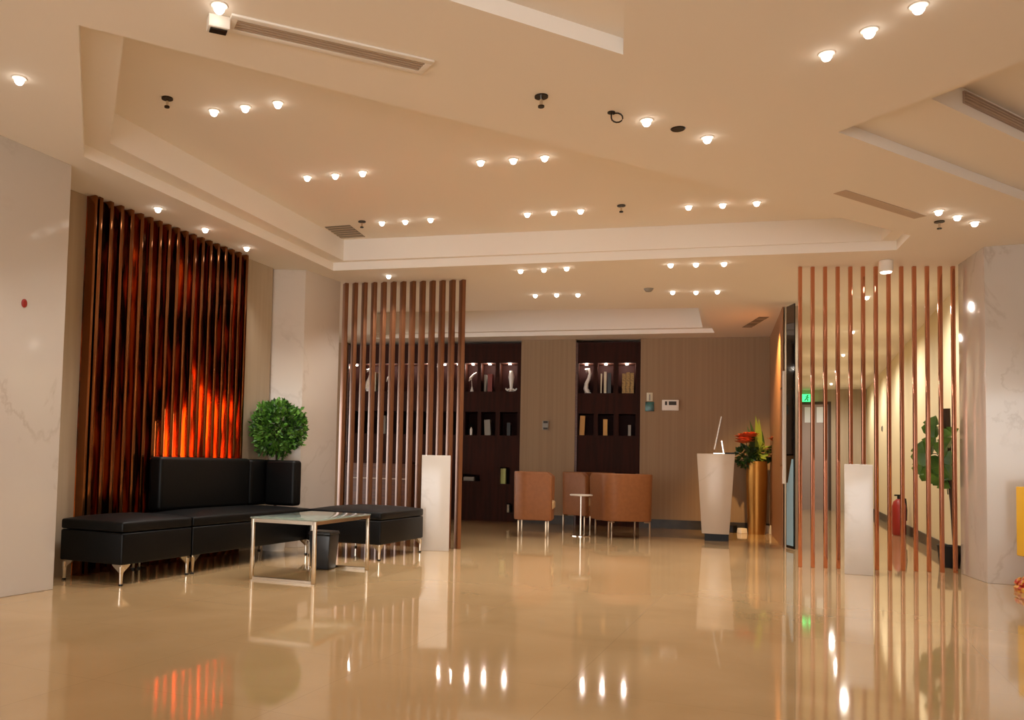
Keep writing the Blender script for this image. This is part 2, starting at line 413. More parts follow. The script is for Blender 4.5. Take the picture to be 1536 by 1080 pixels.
nb1 += [one(692, 720, 711, 722), one(760, 769, 755, 769)]  # slots added to hold the two small low marks
nb1 += [(wall_xz(750, 710, OFF)[0]-b1a, wall_xz(765, 710, OFF)[0]-b1a, lowz[1], lowz[0], 0)]
bc1 = bookcase('bookcase', 'wide dark brown built-in bookcase partly behind the left slat screen', b1a, b1b, nb1)
LB = Matrix.Rotation(RZW, 4, 'Z')
def inniche(bc, xa, n, px, mesh_fn, name, label, cat, group=None):
    """stand something on the floor of niche n, at image column px"""
    x = WXp(px, -.2)-xa; base = Matrix.Translation(bc.location) @ LB @ Vector((x, .17, n[2]+.001))
    o = mesh_fn(n[3]-n[2]); o.name = name; o.location = base; o.rotation_euler.z = RZW
    return tag(o, label, cat, group)
def book(w, hh, mat, lean=0, d=.15):
    def f(H):
        mb = MB(); X = Matrix.Rotation(lean, 4, 'Y'); h = H*hh; oz = abs(math.sin(lean))*w/2
        X = Matrix.Translation((0, 0, oz)) @ X
        mb.box((-w/2, -d/2, 0), (-w/2+.004, d/2, h), mat, X); mb.box((w/2-.004, -d/2, 0), (w/2, d/2, h), mat, X)
        mb.box((-w/2+.004, -d/2, 0), (w/2-.004, -d/2+.004, h), mat, X); mb.box((-w/2+.004, -d/2+.004, .004), (w/2-.004, d/2-.006, h-.004), 'book_cream', X)
        return mb.build('book')
    return f
def swan(H):
    s = MB(); h = H*.95
    pts = [(.0, 0, .02), (-.03, 0, h*.18), (-.02, 0, h*.36), (.015, 0, h*.55), (.03, 0, h*.72), (.01, 0, h*.86), (-.025, 0, h*.84), (-.035, 0, h*.74)]
    s.tube(pts, [.04, .036, .03, .026, .024, .028, .026, .01], 'porcelain', 12)
    s.lathe([(.045, 0), (.05, .012), (.03, .03)], 'porcelain', 16)
    return s.build('sculpture', smooth=True)
def vase(H):
    s = MB(); h = H*.75
    s.lathe([(.035, 0), (.05, .01), (.02, .04), (.03, h*.4), (.045, h*.7), (.028, h)], 'porcelain', 16)
    for sx in (-1, 1): s.tube([(sx*.02, 0, .05), (sx*.06, 0, .03), (sx*.085, 0, .055), (sx*.05, 0, .02)], [.012, .016, .012, .008], 'porcelain', 8)
    return s.build('vase', smooth=True)
def bird(H):
    s = MB(); h = H*.7
    s.tube([(-.05, 0, h*.55), (-.02, 0, h*.72), (.03, 0, h*.9), (.07, 0, h*1.0)], [.008, .022, .018, .006], 'porcelain', 10)
    s.tube([(0, 0, 0), (0, 0, h*.3), (-.01, 0, h*.74)], [.03, .006, .006], 'porcelain', 8)
    return s.build('ornament', smooth=True)
def cat(H):
    s = MB(); h = H*.5
    s.lathe([(.04, 0), (.045, h*.3), (.02, h*.65), (.03, h*.8), (.012, h)], 'black', 12)
    s.lathe([(.02, 0), (.022, h*.5), (.005, h*.7)], 'porcelain', 10, Matrix.Translation((.02, -.04, 0)))
    return s.build('figurine', smooth=True)
inniche(bc2, b2a, nb2[0], 881, swan, 'sculpture', 'white S-shaped porcelain sculpture in the top left niche of the right bookcase', 'sculpture')
for px, w, hh, mt, lb in ((901, .018, .66, 'book_cream', 'thin cream book, left end of the row, top middle niche of the right bookcase'),
                          (907, .035, .72, 'book_cream', 'thick cream book, middle of the row, top middle niche of the right bookcase'),
                          (913, .05, .68, 'book_black', 'thick black book, right end of the row, top middle niche of the right bookcase')):
    inniche(bc2, b2a, nb2[1], px, book(w, hh, mt), 'book', lb, 'book', 'books in the top middle niche')
for i, px in enumerate((935, 941, 947)):
    inniche(bc2, b2a, nb2[2], px, book(.05, (.66, .7, .68)[i], 'book_gold'), 'book',
            ('leftmost', 'middle', 'rightmost')[i]+' of three gold-tooled books, top right niche of the right bookcase', 'book', 'gold books in the top right niche')
inniche(bc2, b2a, nb2[3], 873, book(.07, .9, 'book_ochre', .04), 'book', 'ochre book leaning in the lower left niche of the right bookcase', 'book')
inniche(bc2, b2a, nb2[4], 908, book(.06, .75, 'book_ochre'), 'book', 'narrow ochre book standing in the lower middle niche of the right bookcase', 'book')
inniche(bc2, b2a, nb2[5], 944, book(.04, .5, 'book_grey'), 'book', 'small grey book in the lower right niche of the right bookcase', 'book')
N1 = len(cols1)
inniche(bc1, b1a, nb1[7], 707, bird, 'ornament', 'white bird-like ornament in the top row niche just right of the slat screen', 'ornament')
inniche(bc1, b1a, nb1[8], 728, book(.03, .6, 'book_grey'), 'book', 'pale grey book left of the red book, top row of the wide bookcase', 'book')
inniche(bc1, b1a, nb1[8], 735, book(.07, .62, 'book_red'), 'book', 'red book in the lit middle niche of the wide bookcase, top row', 'book')
inniche(bc1, b1a, nb1[9], 766, vase, 'vase', 'white winged vase in the top right niche of the wide bookcase', 'vase')
inniche(bc1, b1a, nb1[N1+7], 706, cat, 'figurine', 'small black figurine with white front, lower row beside the slat screen', 'figurine')
inniche(bc1, b1a, nb1[N1+8], 733, book(.09, .66, 'book_grey', -.06), 'book', 'grey book leaning in the lower row middle niche of the wide bookcase', 'book')
inniche(bc1, b1a, nb1[N1+9], 764, book(.05, .55, 'book_black'), 'book', 'dark book in the lower right niche of the wide bookcase', 'book')
inniche(bc1, b1a, nb1[-1], 757, book(.075, .92, 'patch_green'), 'box', 'pale green upright patch in the small low niche left of the side-on armchair', 'box')  # upright block for a small pale green patch
inniche(bc1, b1a, nb1[2], 583, bird, 'ornament', 'white ornament seen between the slats, in a top row niche left of the white plinth', 'ornament')
inniche(bc1, b1a, nb1[1], 552, swan, 'sculpture', 'white curved sculpture seen through the slat screen, brightest lit of the top row', 'sculpture')
inniche(bc1, b1a, nb1[1], 563, book(.03, .7, 'book_cream'), 'book', 'cream book beside the curved sculpture behind the slat screen', 'book')
inniche(bc1, b1a, nb1[N1+2], 579, book(.035, .8, 'book_grey'), 'book', 'pale book in the lower row behind the slat screen', 'book')
inniche(bc1, b1a, nb1[N1+1], 556, book(.05, .7, 'book_black'), 'book', 'black book in the lower row behind the left of the slat screen', 'book')

nn_ = nb1[-3]
def flat_box(H): return MB().box((-.08, -.07, 0), (.08, .07, H*.6), 'book_grey').build('book', bevel=.003)
inniche(bc1, b1a, nb1[-3], 706, flat_box, 'book', 'flat grey bar in a slot low in the wide bookcase, right of the plinth', 'book')  # flat block for a small grey bar of unknown kind
inniche(bc1, b1a, nb1[-2], 765, book(.035, .85, 'book_cream'), 'book', 'tiny pale upright mark in the lowest slot beside the side-on armchair', 'book')  # upright block for a tiny pale mark of unknown kind
# low wooden cabinet in front of the wide bookcase
cx0, cz1 = wall_xz(520, 697, 1.0); cx1, _ = wall_xz(612, 697, 1.0)
cabt = thing('low_cabinet', 'low brown wooden cabinet behind the slat screen with a bright top rail', 'cabinet', XW @ Vector((cx0, -1.0, 0)), RZW)
wC = cx1-cx0
MB().box((0, 0, .0), (wC, .4, .82), 'counterwood').build('body', cabt, bevel=.004)
MB().box((-.01, -.02, .82), (wC+.01, .42, .85), 'cab').build('worktop', cabt, bevel=.003)
MB().box((.02, -.018, .60), (wC-.02, -.002, .615), 'grille').build('rail', cabt)

# wall fittings on the far wall
def plate(name, px0, px1, py0, py1, mat, label, cat_, parts=(), th=.02, bev=.004):
    x0, z1 = wall_xz(px0, py0); x1, z0 = wall_xz(px1, py1)
    root = thing(name, label, cat_, XW @ Vector(((x0+x1)/2, 0, z0)), RZW)
    w, h = x1-x0, z1-z0
    MB().box((-w/2, -th, 0), (w/2, 0, h), mat).build('plate', root, bevel=bev)
    for (pn, a, b, c, d, mt) in parts:
        MB().box((-w/2+a*w, -th-.006, c*h), (-w/2+b*w, -th+.002, d*h), mt).build(pn, root)
    return root
plate('light_switch', 814, 823, 631, 645, 'book_grey', 'small grey wall switch plate between the two bookcases', 'switch', (('rocker', .15, .85, .72, .95, 'dark'), ('rocker', .15, .85, .05, .25, 'dark')))
plate('thermostat', 993, 1018, 600, 616, 'white', 'white thermostat control box with dark display on the far wall', 'thermostat', (('display', .4, .85, .5, .85, 'dark'), ('indicator_window', .17, .3, .5, .85, 'dark')), .035)
plate('wall_card', 968, 981, 603, 617, 'teal', 'dark teal card holder on the wall left of the thermostat', 'card holder', (), .02)
plate('wall_card', 970, 979, 589, 602, 'book_cream', 'pale card on the wall directly above the teal card holder', 'card', (('slot', .4, .6, .1, .8, 'book_grey'),), .012)

# ------------------------------------------------------------------ slat feature wall on the left
sl_root = thing('slat_wall', 'tall mirror-polished copper slats over stone with painted amber glow behind the black sofa', 'wall slats', WL0, RZU)
XL = Matrix.Translation(WL0) @ Matrix.Rotation(RZU, 4, 'Z'); XLi = XL.inverted()
def lw(px, py, x):      # local point on plane x=const of the left wall frame
    p = onpl(px, py, XL @ Vector((x, 0, 0)), R); return XLi @ p
SD = .085
ya = lw(147, 296, SD).y; yb = lw(371, 380, SD).y
NS = 18; pit = (yb-ya)/(NS-1)
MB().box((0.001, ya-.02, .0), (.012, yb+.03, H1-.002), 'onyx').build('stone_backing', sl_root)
MB().box((.012, ya-.022, .0), (SD, ya, H1-.004), 'bronze').build('end_board', sl_root, bevel=.002)
sm = MB().box((.022, 0, 0), (SD, .034, H1-.004), 'bronze').build('slat', sl_root, bevel=.002, seg=2)
sm.location = (0, ya+.02, 0)
for i in range(1, NS):
    c = sm.copy(); COL.objects.link(c); c.parent = sl_root; c.location = (0, ya+.02+i*(yb-ya-.03)/(NS-1), 0)
# ------------------------------------------------------------------ slat screens
def screen(name, label, pa, pb, n, cs, ang, mat, htop, group=None):
    root = thing(name, label, 'slat screen', pa, math.atan2((pb-pa).y, (pb-pa).x))
    L = (pb-pa).length
    s0 = MB().box((-cs[0]/2, -cs[1]/2, 0), (cs[0]/2, cs[1]/2, htop), mat).build('slat', root, bevel=.002, seg=2)
    s0.rotation_euler.z = ang
    for i in range(1, n):
        c = s0.copy(); COL.objects.link(c); c.parent = root; c.location = (L*i/(n-1), 0, 0)
    return root
sa = CE(519, 425); sb = CE(694, 420); sa.z = sb.z = 0
screen('slat_screen', 'floor to ceiling copper slat screen behind the left white plinth', sa, sb, 13, (.038, .076), math.radians(38), 'tan_steel', H1-.003)
ra = CE(1200, 400); rb = CE(1429, 399); ra.z = rb.z = 0
screen('slat_screen', 'floor to ceiling rose gold slat screen behind the right white plinth', ra, rb, 13, (.028, .03), math.radians(0), 'copper', H1-.003)
# ------------------------------------------------------------------ plinths
def plinth(px0, px1, pyb, label, rz, dp, hh=.92):
    a = FL(px0, pyb+1); b = FL(px1, pyb); w = (px1-px0)/F*a.y*math.cos(rz)
    o = MB().box((-w/2, 0, 0), (w/2, dp, hh), 'marble').build('plinth', bevel=.004, loc=(a+b)/2, rz=rz)
    return tag(o, label, 'plinth')
plinth(629.5, 673, 826, 'waist-high white marble plinth in front of the left slat screen', -.05, .23)
plinth(1266.5, 1310, 862, 'waist-high white marble plinth in front of the right slat screen', -.5, .25)

# ------------------------------------------------------------------ sofa
O = FL(181, 880)
XS = Matrix.Translation(O) @ Matrix.Rotation(RZU, 4, 'Z')
dist_wall = -(XS.inverted() @ (WL0)).x
SDp = dist_wall-SD-.012          # depth of the sofa modules
def yleg(root, x, y, sx, sy):
    mb = MB(); h = .135
    mb.tube([(x, y, .012), (x, y, h*.55), (x, y, h-.012)], [.010, .013, .017], 'chrome', 10)
    mb.lathe([(.014, 0), (.014, .012)], 'black', 10, Matrix.Translation((x, y, 0)))
    for dx, dy in ((sx, 0), (0, sy)):
        n = Vector((dy, dx, 0)).normalized()*.007
        P = [Vector((x, y, h*.45)), Vector((x+dx*.012, y+dy*.012, h*.62)), Vector((x+dx*.07, y+dy*.07, h-.008)), Vector((x+dx*.075, y+dy*.075, h)), Vector((x, y, h))]
        V = [p-n for p in P]+[p+n for p in P]; k = len(P)
        mb.add(V, [tuple(range(k)), tuple(reversed(range(k, 2*k)))]+[(i, i+k, (i+1) % k+k, (i+1) % k) for i in range(k)], 'chrome')
    mb.build('leg', root, smooth=False)
def seat_block(root, x0, x1, y0, y1, z0=.135, zc=.345, zt=.44):
    MB().box((x0, y0, z0), (x1, y1, zc-.004), 'leather').build('base', root, bevel=.012)
    n = 8; mb = MB(); V = []; Fc = []
    for i in range(n+1):
        for j in range(n+1):
            a, b = i/n, j/n; dome = (1-(2*a-1)**4)*(1-(2*b-1)**4)
            V.append((x0+(x1-x0)*a, y0+(y1-y0)*b, zt-.028+.028*dome))
    for i in range(n):
        for j in range(n): k = i*(n+1)+j; Fc.append((k, k+n+1, k+n+2, k+1))
    rim = [i*(n+1) for i in range(n+1)]+[n*(n+1)+j for j in range(1, n+1)]+[i*(n+1)+n for i in range(n-1, -1, -1)]+[j for j in range(n-1, 0, -1)]
    bs = len(V); V += [(V[r][0], V[r][1], zc) for r in rim]
    for q in range(len(rim)): Fc.append((rim[q], rim[(q+1) % len(rim)], bs+(q+1) % len(rim), bs+q))
    Fc.append(tuple(range(bs, bs+len(rim))))
    mb.add(V, Fc, 'leather').build('seat_cushion', root, bevel=.014, smooth=True)
ot = thing('ottoman', 'square black leather ottoman with chrome legs, nearest the left marble column', 'ottoman', O, RZU)
W1 = .69
seat_block(ot, -SDp, 0, 0, W1)
for x, y, sx, sy in ((-.02, .02, -1, 1), (-.02, W1-.02, -1, -1), (-SDp+.03, .02, 1, 1), (-SDp+.03, W1-.02, 1, -1)): yleg(ot, x, y, sx, sy)
def sloc(px, py, x): # local y on plane x of sofa frame
    p = onpl(px, py, XS @ Vector((x, 0, 0)), R); return (XS.inverted() @ p).y
BT = .13
yB0 = sloc(240, 757, -SDp+BT); yseam = sloc(376, 720, -SDp+BT); yEnd = sloc(430, 720, -SDp+BT)
so = thing('sofa', 'long black leather sofa with a padded backrest against the copper slat wall', 'sofa', O, RZU)
yR0 = (XS.inverted() @ FL(570, 842)); yR1 = (XS.inverted() @ FL(619, 827))
#print('sofa', SDp, yB0, yseam, yEnd, yR0[:], yR1[:])
YE = 2.32
seat_block(so, -SDp, 0, W1+.015, YE)
MB().box((-SDp, yB0, .43), (-SDp+BT, yseam-.004, .845), 'leather').build('backrest', so, bevel=.03, seg=4)
MB().box((-SDp, yseam+.002, .43), (-SDp+BT, YE, .84), 'leather').build('backrest', so, bevel=.03, seg=4)
MB().box((-SDp+BT+.002, YE-BT, .43), (-.10, YE, .838), 'leather').build('side_rest', so, bevel=.03, seg=4)
for x, y, sx, sy in ((-.02, W1+.04, -1, 1), (-.02, YE-.03, -1, -1), (-SDp+.03, W1+.04, 1, 1), (-SDp+.03, YE-.03, 1, -1)): yleg(so, x, y, sx, sy)
oo = thing('ottoman', 'square black leather ottoman in front of the left slat screen, beside the white plinth', 'ottoman', O, RZU)
xe = yR0.x; ya2, yb2 = yR0.y, yR1.y
seat_block(oo, .015, xe, ya2, yb2)
for x, y, sx, sy in ((xe-.02, ya2+.02, -1, 1), (xe-.02, yb2-.02, -1, -1), (.04, ya2+.02, 1, 1), (.04, yb2-.02, 1, -1)): yleg(oo, x, y, sx, sy)

ys0 = (XLi @ (XS @ Vector((0, yB0, 0)))).y; ys1 = min(yb, (XLi @ (XS @ Vector((0, YE, 0)))).y)
# ------------------------------------------------------------------ glass coffee table
tf, tl, tr = FL(471, 877), FL(380, 867), FL(553, 855)
ax = ((tr-tf)).normalized(); ay = Vector((-ax.y, ax.x, 0)); tw = (tr-tf).length; td = abs((tl-tf).dot(ay))
tb = thing('coffee_table', 'low chrome framed coffee table with a clear glass top before the sofa', 'table', tf, math.atan2(ax.y, ax.x))
#print('table', tw, td)
zt = .425; t_ = .024
for x, y in ((0, 0), (tw-t_, 0), (0, td-t_), (tw-t_, td-t_)):
    MB().box((x, y, 0), (x+t_, y+t_, zt), 'chrome').build('leg', tb, bevel=.002)
fr = MB(); fr.box((t_, 0, zt-t_), (tw-t_, t_, zt), 'chrome').box((t_, td-t_, zt-t_), (tw-t_, td, zt), 'chrome').box((0, t_, zt-t_), (t_, td-t_, zt), 'chrome').box((tw-t_, t_, zt-t_), (tw, td-t_, zt), 'chrome')
fr.build('frame', tb)
MB().box((0, t_, 0), (t_, td-t_, t_*.8), 'chrome').build('floor_rail', tb)
MB().box((tw-t_, t_, 0), (tw, td-t_, t_*.8), 'chrome').build('floor_rail', tb)
MB().box((-.005, -.005, zt+.001), (tw+.005, td+.005, zt+.011), 'glass').build('glass_top', tb, bevel=.002)

# waste bin
bp_ = FL(497, 850)
bn = thing('waste_bin', 'small dark grey square waste bin standing under the glass coffee table', 'bin', bp_-ax*.14, RZU+.1)
sq = lambda r: [(-r, -r), (r, -r), (r, r), (-r, r)]
MB().prism(sq(.075), 0, .27, 'bin', sq(.092)).build('bin_body', bn, bevel=.012)
MB().prism(sq(.095), .27, .295, 'bin', sq(.09)).build('lid', bn, bevel=.006)

# ------------------------------------------------------------------ topiary plant
def leaf_cloud(mb, c, rad, n, size, mats, shell=.55, squash=1.0, keep=None):
    for k in range(n):
        d = Vector((random.gauss(0, 1), random.gauss(0, 1), random.gauss(0, 1))).normalized()
        r = rad*(shell+(1-shell)*random.random()**.6)*(1+.07*math.sin(d.x*9)+.05*math.sin(d.z*13+d.y*7))
        p = Vector(c)+Vector((d.x*r, d.y*r, d.z*r*squash))
        if keep and not keep(p): continue
        a = (d+Vector((random.uniform(-1, 1), random.uniform(-1, 1), random.uniform(-.6, 1)))*.9).normalized()
        b = a.cross(Vector((random.uniform(-1, 1), random.uniform(-1, 1), random.uniform(-1, 1)))).normalized()
        nn = a.cross(b)*.18; L = size*random.uniform(.7, 1.3); w = L*.32
        mb.add([p, p+a*L*.5+b*w+nn*L, p+a*L, p+a*L*.5-b*w+nn*L], [(0, 1, 2), (0, 2, 3)], mats[0] if random.random() > .25 else mats[1])
pp = ony(414, 700, 7.80); pp.z = 0
zc = ony(415, 642, 7.78).z; rb_ = 43/1250*7.78
tp = thing('topiary_plant', 'round clipped green bush on a thin stem behind the end of the sofa', 'plant', pp)
mb = MB(); leaf_cloud(mb, (0, 0, zc), rb_*.93, 2900, .046, ('leaf', 'leaf_d'), .5, keep=lambda q_: (XS.inverted() @ (pp+q_)).x > -.615 and (pp+q_).y < 8.03)
mb.build('foliage', tp)
mb = MB(); mb.tube([(0, 0, .3), (.01, 0, .6), (-.006, 0, zc)], [.014, .012, .008], 'stem'); 
for k in range(9):
    a = k*.7; mb.tube([(0, 0, zc-.12), (.1*math.cos(a), .1*math.sin(a), zc+.02), (.17*math.cos(a), .17*math.sin(a), zc+.1*math.sin(k))], [.006, .004, .002], 'stem', 5)
mb.build('stem', tp, smooth=True)
MB().lathe([(.10, 0), (.13, .3), (.135, .32), (.12, .32), (.115, .3)], 'white').build('pot', tp, smooth=True)
MB().lathe([(.113, .29), (.113, .305)], 'soil').build('soil', tp)

# ------------------------------------------------------------------ tub armchairs
def tub_chair(label, loc, face, w=.62, d=.58):
    """face: direction (radians) the sitter looks to; local -y is the front"""
    root = thing('armchair', label, 'armchair', loc, face+math.pi/2, 'tan armchairs round the little table')
    zb, zt_, th = .20, .77, .07
    # U-shaped shell in plan, with lower arm fronts
    def plan(off):
        pts = []; hw, hd, r = w/2-off, d/2-off, .17-off
        pts += [(-hw, -d/2), (-hw, -d/2+.07)]
        for k in range(7):
            a = math.pi-k*math.pi/12; pts.append((-hw+r+r*math.cos(a), hd-r+r*math.sin(a)))
        for k in range(7):
            a = math.pi/2-k*math.pi/12; pts.append((hw-r+r*math.cos(a), hd-r+r*math.sin(a)))
        pts += [(hw, -d/2+.07), (hw, -d/2)]; return pts
    o_, i_ = plan(0), plan(th); n = len(o_)
    def ht(y): 
        return zt_-(.05 if y < -d/2+.01 else 0)
    V = []; taper = .97
    for p, q in zip(o_, i_):
        h = ht(p[1])
        V += [(p[0]*taper, p[1]*taper, zb), (p[0], p[1], h), (q[0], q[1], h), (q[0], q[1], zb+.02)]
    Fc = []
    for k in range(n-1):
        for e in range(4): Fc.append((4*k+e, 4*k+(e+1) % 4, 4*(k+1)+(e+1) % 4, 4*(k+1)+e))
    Fc += [(0, 1, 2, 3), (4*n-4, 4*n-1, 4*n-2, 4*n-3)]
    MB().add(V, Fc, 'tan').build('shell', root, bevel=.016, smooth=True)
    MB().box((-w/2+th, -d/2, zb+.005), (w/2-th, d/2-th-.005, .33), 'tan').build('seat_base', root, bevel=.01)
    MB().box((-w/2+th+.002, -d/2-.015, .332), (w/2-th-.002, d/2-th-.01, .43), 'tan_seat').build('seat_cushion', root, bevel=.025)
    for sx in (-1, 1):
        for sy in (-1, 1):
            x, y = sx*(w/2-.06), sy*(d/2-.07)
            mb = MB(); mb.box((x-.009, y-.009, .0), (x+.009, y+.009, .198), 'chair_leg'); mb.box((x-.009-(.06 if sx > 0 else 0), y-.009, .185), (x+.009+(.06 if sx < 0 else 0), y+.009, .199), 'chair_leg')
            mb.build('leg', root, bevel=.002)
    return root
def ground(px, Y):
    p = ony(px, 800, Y); p.z = 0; return p
tub_chair('tan armchair seen side-on with its open front turned right, left of the little round table', ground(800, 10.0), math.radians(-14), .52, .46)
tub_chair('largest tan armchair seen from behind, right of the little round table', ground(933, 10.2), math.radians(97), .63, .58)
tub_chair('tan armchair mostly hidden behind the little round table and the large armchair', ground(881, 11.15), math.radians(-60), .60, .55)
# round side table
tp_ = FL(871, 804); zt2 = .85-(741.5-699.2)/1250*tp_.y
st = thing('side_table', 'little round side table with a thin metal stem between the tan armchairs', 'table', tp_)
MB().lathe([(.13, zt2-.018), (.137, zt2-.012), (.137, zt2-.003), (.13, zt2)], 'white', 32).build('table_top', st, smooth=True)
MB().tube([(0, 0, .01), (0, 0, zt2-.018)], .011, 'chrome', 12).build('stem', st, smooth=True)
MB().lathe([(.12, 0), (.12, .008), (.02, .016)], 'chrome', 32).build('base', st, smooth=True)

# ------------------------------------------------------------------ reception lectern
la = FL(1052, 812); lb_ = FL(1094, 812); lm = (la+lb_)/2
hl = .85+(704-681)/1250*lm.y
ld = thing('lectern', 'tapered white marble reception lectern with a dark recessed foot', 'lectern', lm+Vector((.045, .12, 0)), -.36)
k = lm.y/1250
wb_, wt_ = 41*k/2*.935, 57*k/2*.935
Pb = [(-wb_, -.10), (-wb_*.1, -.125), (wb_, -.10), (wb_, .2), (-wb_, .2)]
Pt = [(-wt_, -.14), (-wt_*.1, -.165), (wt_, -.14), (wt_, .22), (-wt_, .22)]
MB().prism(Pb, .085, hl, 'marble_c', Pt).build('body', ld, bevel=.003)
MB().box((-wb_+.03, -.07, 0), (wb_-.005, .17, .085), 'black').build('foot', ld)
MB().box((wt_-.11, -.1, hl), (wt_-.01, .14, hl+.02), 'black').build('writing_tray', ld)
tabl = thing('tablet', 'thin tablet screen tilted on its stand on top of the lectern, seen edge-on', 'tablet', ld.location+Vector((-.01, .02, hl+.004)), -.37)
X1 = Matrix.Translation((.0, 0, .05)) @ Matrix.Rotation(.19, 4, 'Y')
MB().box((-.006, -.13, 0), (.006, .13, .40), 'white', X1).box((.0062, -.12, .01), (.009, .12, .39), 'blackglass', X1).build('screen', tabl)
X2 = Matrix.Translation((.105, 0, .0)) @ Matrix.Rotation(-.15, 4, 'Y')
MB().box((-.006, -.03, 0), (.006, .03, .16), 'chrome', X2).box((-.01, -.06, .0), (.115, .06, .008), 'chrome').build('stand', tabl)

# gold floor vase with flowers
vp = FL(1135, 801)
vz = thing('floor_vase', 'tall slim gold floor vase holding orange flowers beside the lectern', 'vase', vp)
hv = .97
MB().lathe([(.105, 0), (.11, .05), (.125, hv*.45), (.135, hv*.8), (.128, hv), (.115, hv), (.12, hv*.8), (.1, hv*.6)], 'gold', 32).build('vase_body', vz, smooth=True)
mb = MB()
def blade(mb, base, tip, w, mat, bend=.15):
    b, t = Vector(base), Vector(tip); s = (t-b).cross(Vector((0, 1, 0))).normalized(); n = 6; V = []; Fc = []
    for i in range(n+1):
        u = i/n; c = b.lerp(t, u)+Vector((0, -1, 0))*bend*math.sin(u*math.pi)*.4; ww = w*math.sin(math.pi*(.12+.88*u)) if i < n else .001
        V += [c-s*ww, c+s*ww]
    for i in range(n): Fc.append((2*i, 2*i+1, 2*i+3, 2*i+2))
    mb.add(V, Fc, mat)
for tx, tz, mt in ((-.03, .62, 'leaf_y'), (.05, .5, 'leaf_d'), (-.13, .48, 'leaf_d'), (.1, .42, 'leaf_d'), (-.08, .55, 'leaf_d'), (.02, .58, 'leaf_y'), (-.2, .2, 'leaf_d'), (-.24, .1, 'leaf_d'), (.2, .24, 'leaf_d'), (.24, .1, 'leaf_d')):
    blade(mb, (tx*.2, random.uniform(-.03, .03), hv-.05), (tx, random.uniform(-.1, .1), hv+tz), .035, mt)
leaf_cloud(mb, (-.14, .03, hv+.06), .12, 90, .09, ('leaf_d', 'leaf_d'))
leaf_cloud(mb, (.02, .0, hv+.12), .10, 60, .09, ('leaf_y', 'leaf_d'))
mb.build('foliage', vz)
def bloom(c, r, mat):
    mb = MB()
    for ring, (rr, n, up) in enumerate(((1, 9, .25), (.75, 7, .6), (.4, 5, 1.1))):
        for j in range(n):
            a = 2*math.pi*j/n+ring*.3; d = Vector((math.cos(a), math.sin(a)*.8, up)).normalized(); s = d.cross(Vector((0, 0, 1))).normalized()
            p = Vector(c); L = r*rr
            mb.add([p, p+d*L*.6+s*L*.4, p+d*L, p+d*L*.6-s*L*.4], [(0, 1, 2, 3)], mat)
    return mb
for c, r, mt in (((-.21, -.12, hv+.30), .16, 'flower'), ((.17, -.26, hv+.27), .15, 'flower')):
    m_ = bloom(c, r, mt)
    for j in range(7):
        q_ = bloom((c[0]+random.uniform(-.05, .05), c[1]-.02*j, c[2]+random.uniform(-.10, .06)), r*.8, mt); m_.add(q_.v, q_.f, mt)
    m_.tube([(c[0]*.1, 0, hv-.1), (c[0]*.6, 0, c[2]-.12), c], .005, 'leaf_d', 5)
    m_.build('flower', vz)
for j in range(5):
    bloom((.05+.03*j, -.1, hv+.1+.06*math.sin(j*2)), .06, 'flower_w').build('small_flower', vz)

# little white things on the floor either side of the vase
def small_box(px, py, w, h, label, name='small_box', mat='white', rz=.3):
    p = FL(px, py); o = MB().prism([(-w/2, -w/2), (w/2, -w/2), (w/2, w/2), (-w/2, w/2)], 0, h, mat, [(-w*.4, -w*.35), (w*.45, -w*.45), (w*.4, w*.45), (-w*.45, w*.4)]).build(name, bevel=.006, loc=p, rz=rz)
    return tag(o, label, 'box')
small_box(1099, 799, .09, .10, 'crumpled black and white packet on the floor between lectern and gold vase', 'packet', 'black', .5)
small_box(1113, 800, .10, .07, 'small pale box on the floor just left of the gold vase')
small_box(1149, 799, .07, .10, 'small white carton on the floor just right of the gold vase')
small_box(1160, 802, .08, .12, 'pale slanting carton on the floor at the foot of the dark glass door')

# ------------------------------------------------------------------ glass door with pull handle
da = ony(1193, 700, 9.02); db = ony(1181, 700, 9.24); da.z = db.z = 0
dv = (da-db); dL = dv.length
dr = bpy.data.objects.new('door_1', None); COL.objects.link(dr); dr.location = db; dr.rotation_euler.z = math.atan2(dv.y, dv.x); dr['kind'] = 'structure'
MB().box((0, -.012, .01), (dL, .0, H1-.02), 'blackglass').build('door_leaf', dr)
X3 = Matrix.Translation((0, 0, 0))
MB().box((.02, -.0165, .04), (dL-.02, -.013, .72), 'blue').prism([(.05, -.0165), (dL-.02, -.0165), (dL-.02, -.013), (.05, -.013)], .72, .98, 'blue', [(dL-.06, -.0165), (dL-.02, -.0165), (dL-.02, -.013), (dL-.06, -.013)]).build('blue_reflection', dr)  # pale blue sheet painted in for the reflection low on the glass
hp = ony(1176, 700, 9.15); hb = dr.matrix_basis
l_ = (Matrix.Translation(dr.location) @ Matrix.Rotation(dr.rotation_euler.z, 4, 'Z')).inverted() @ Vector((hp.x, hp.y, 0))
MB().box((l_.x-.013, l_.y-.013, .71), (l_.x+.013, l_.y+.013, 1.95), 'white').box((min(l_.x, .01), l_.y-.008, .9), (max(l_.x, .02), l_.y+.008, .92), 'chrome').box((min(l_.x, .01), l_.y-.008, 1.75), (max(l_.x, .02), l_.y+.008, 1.77), 'chrome').build('pull_handle', dr)

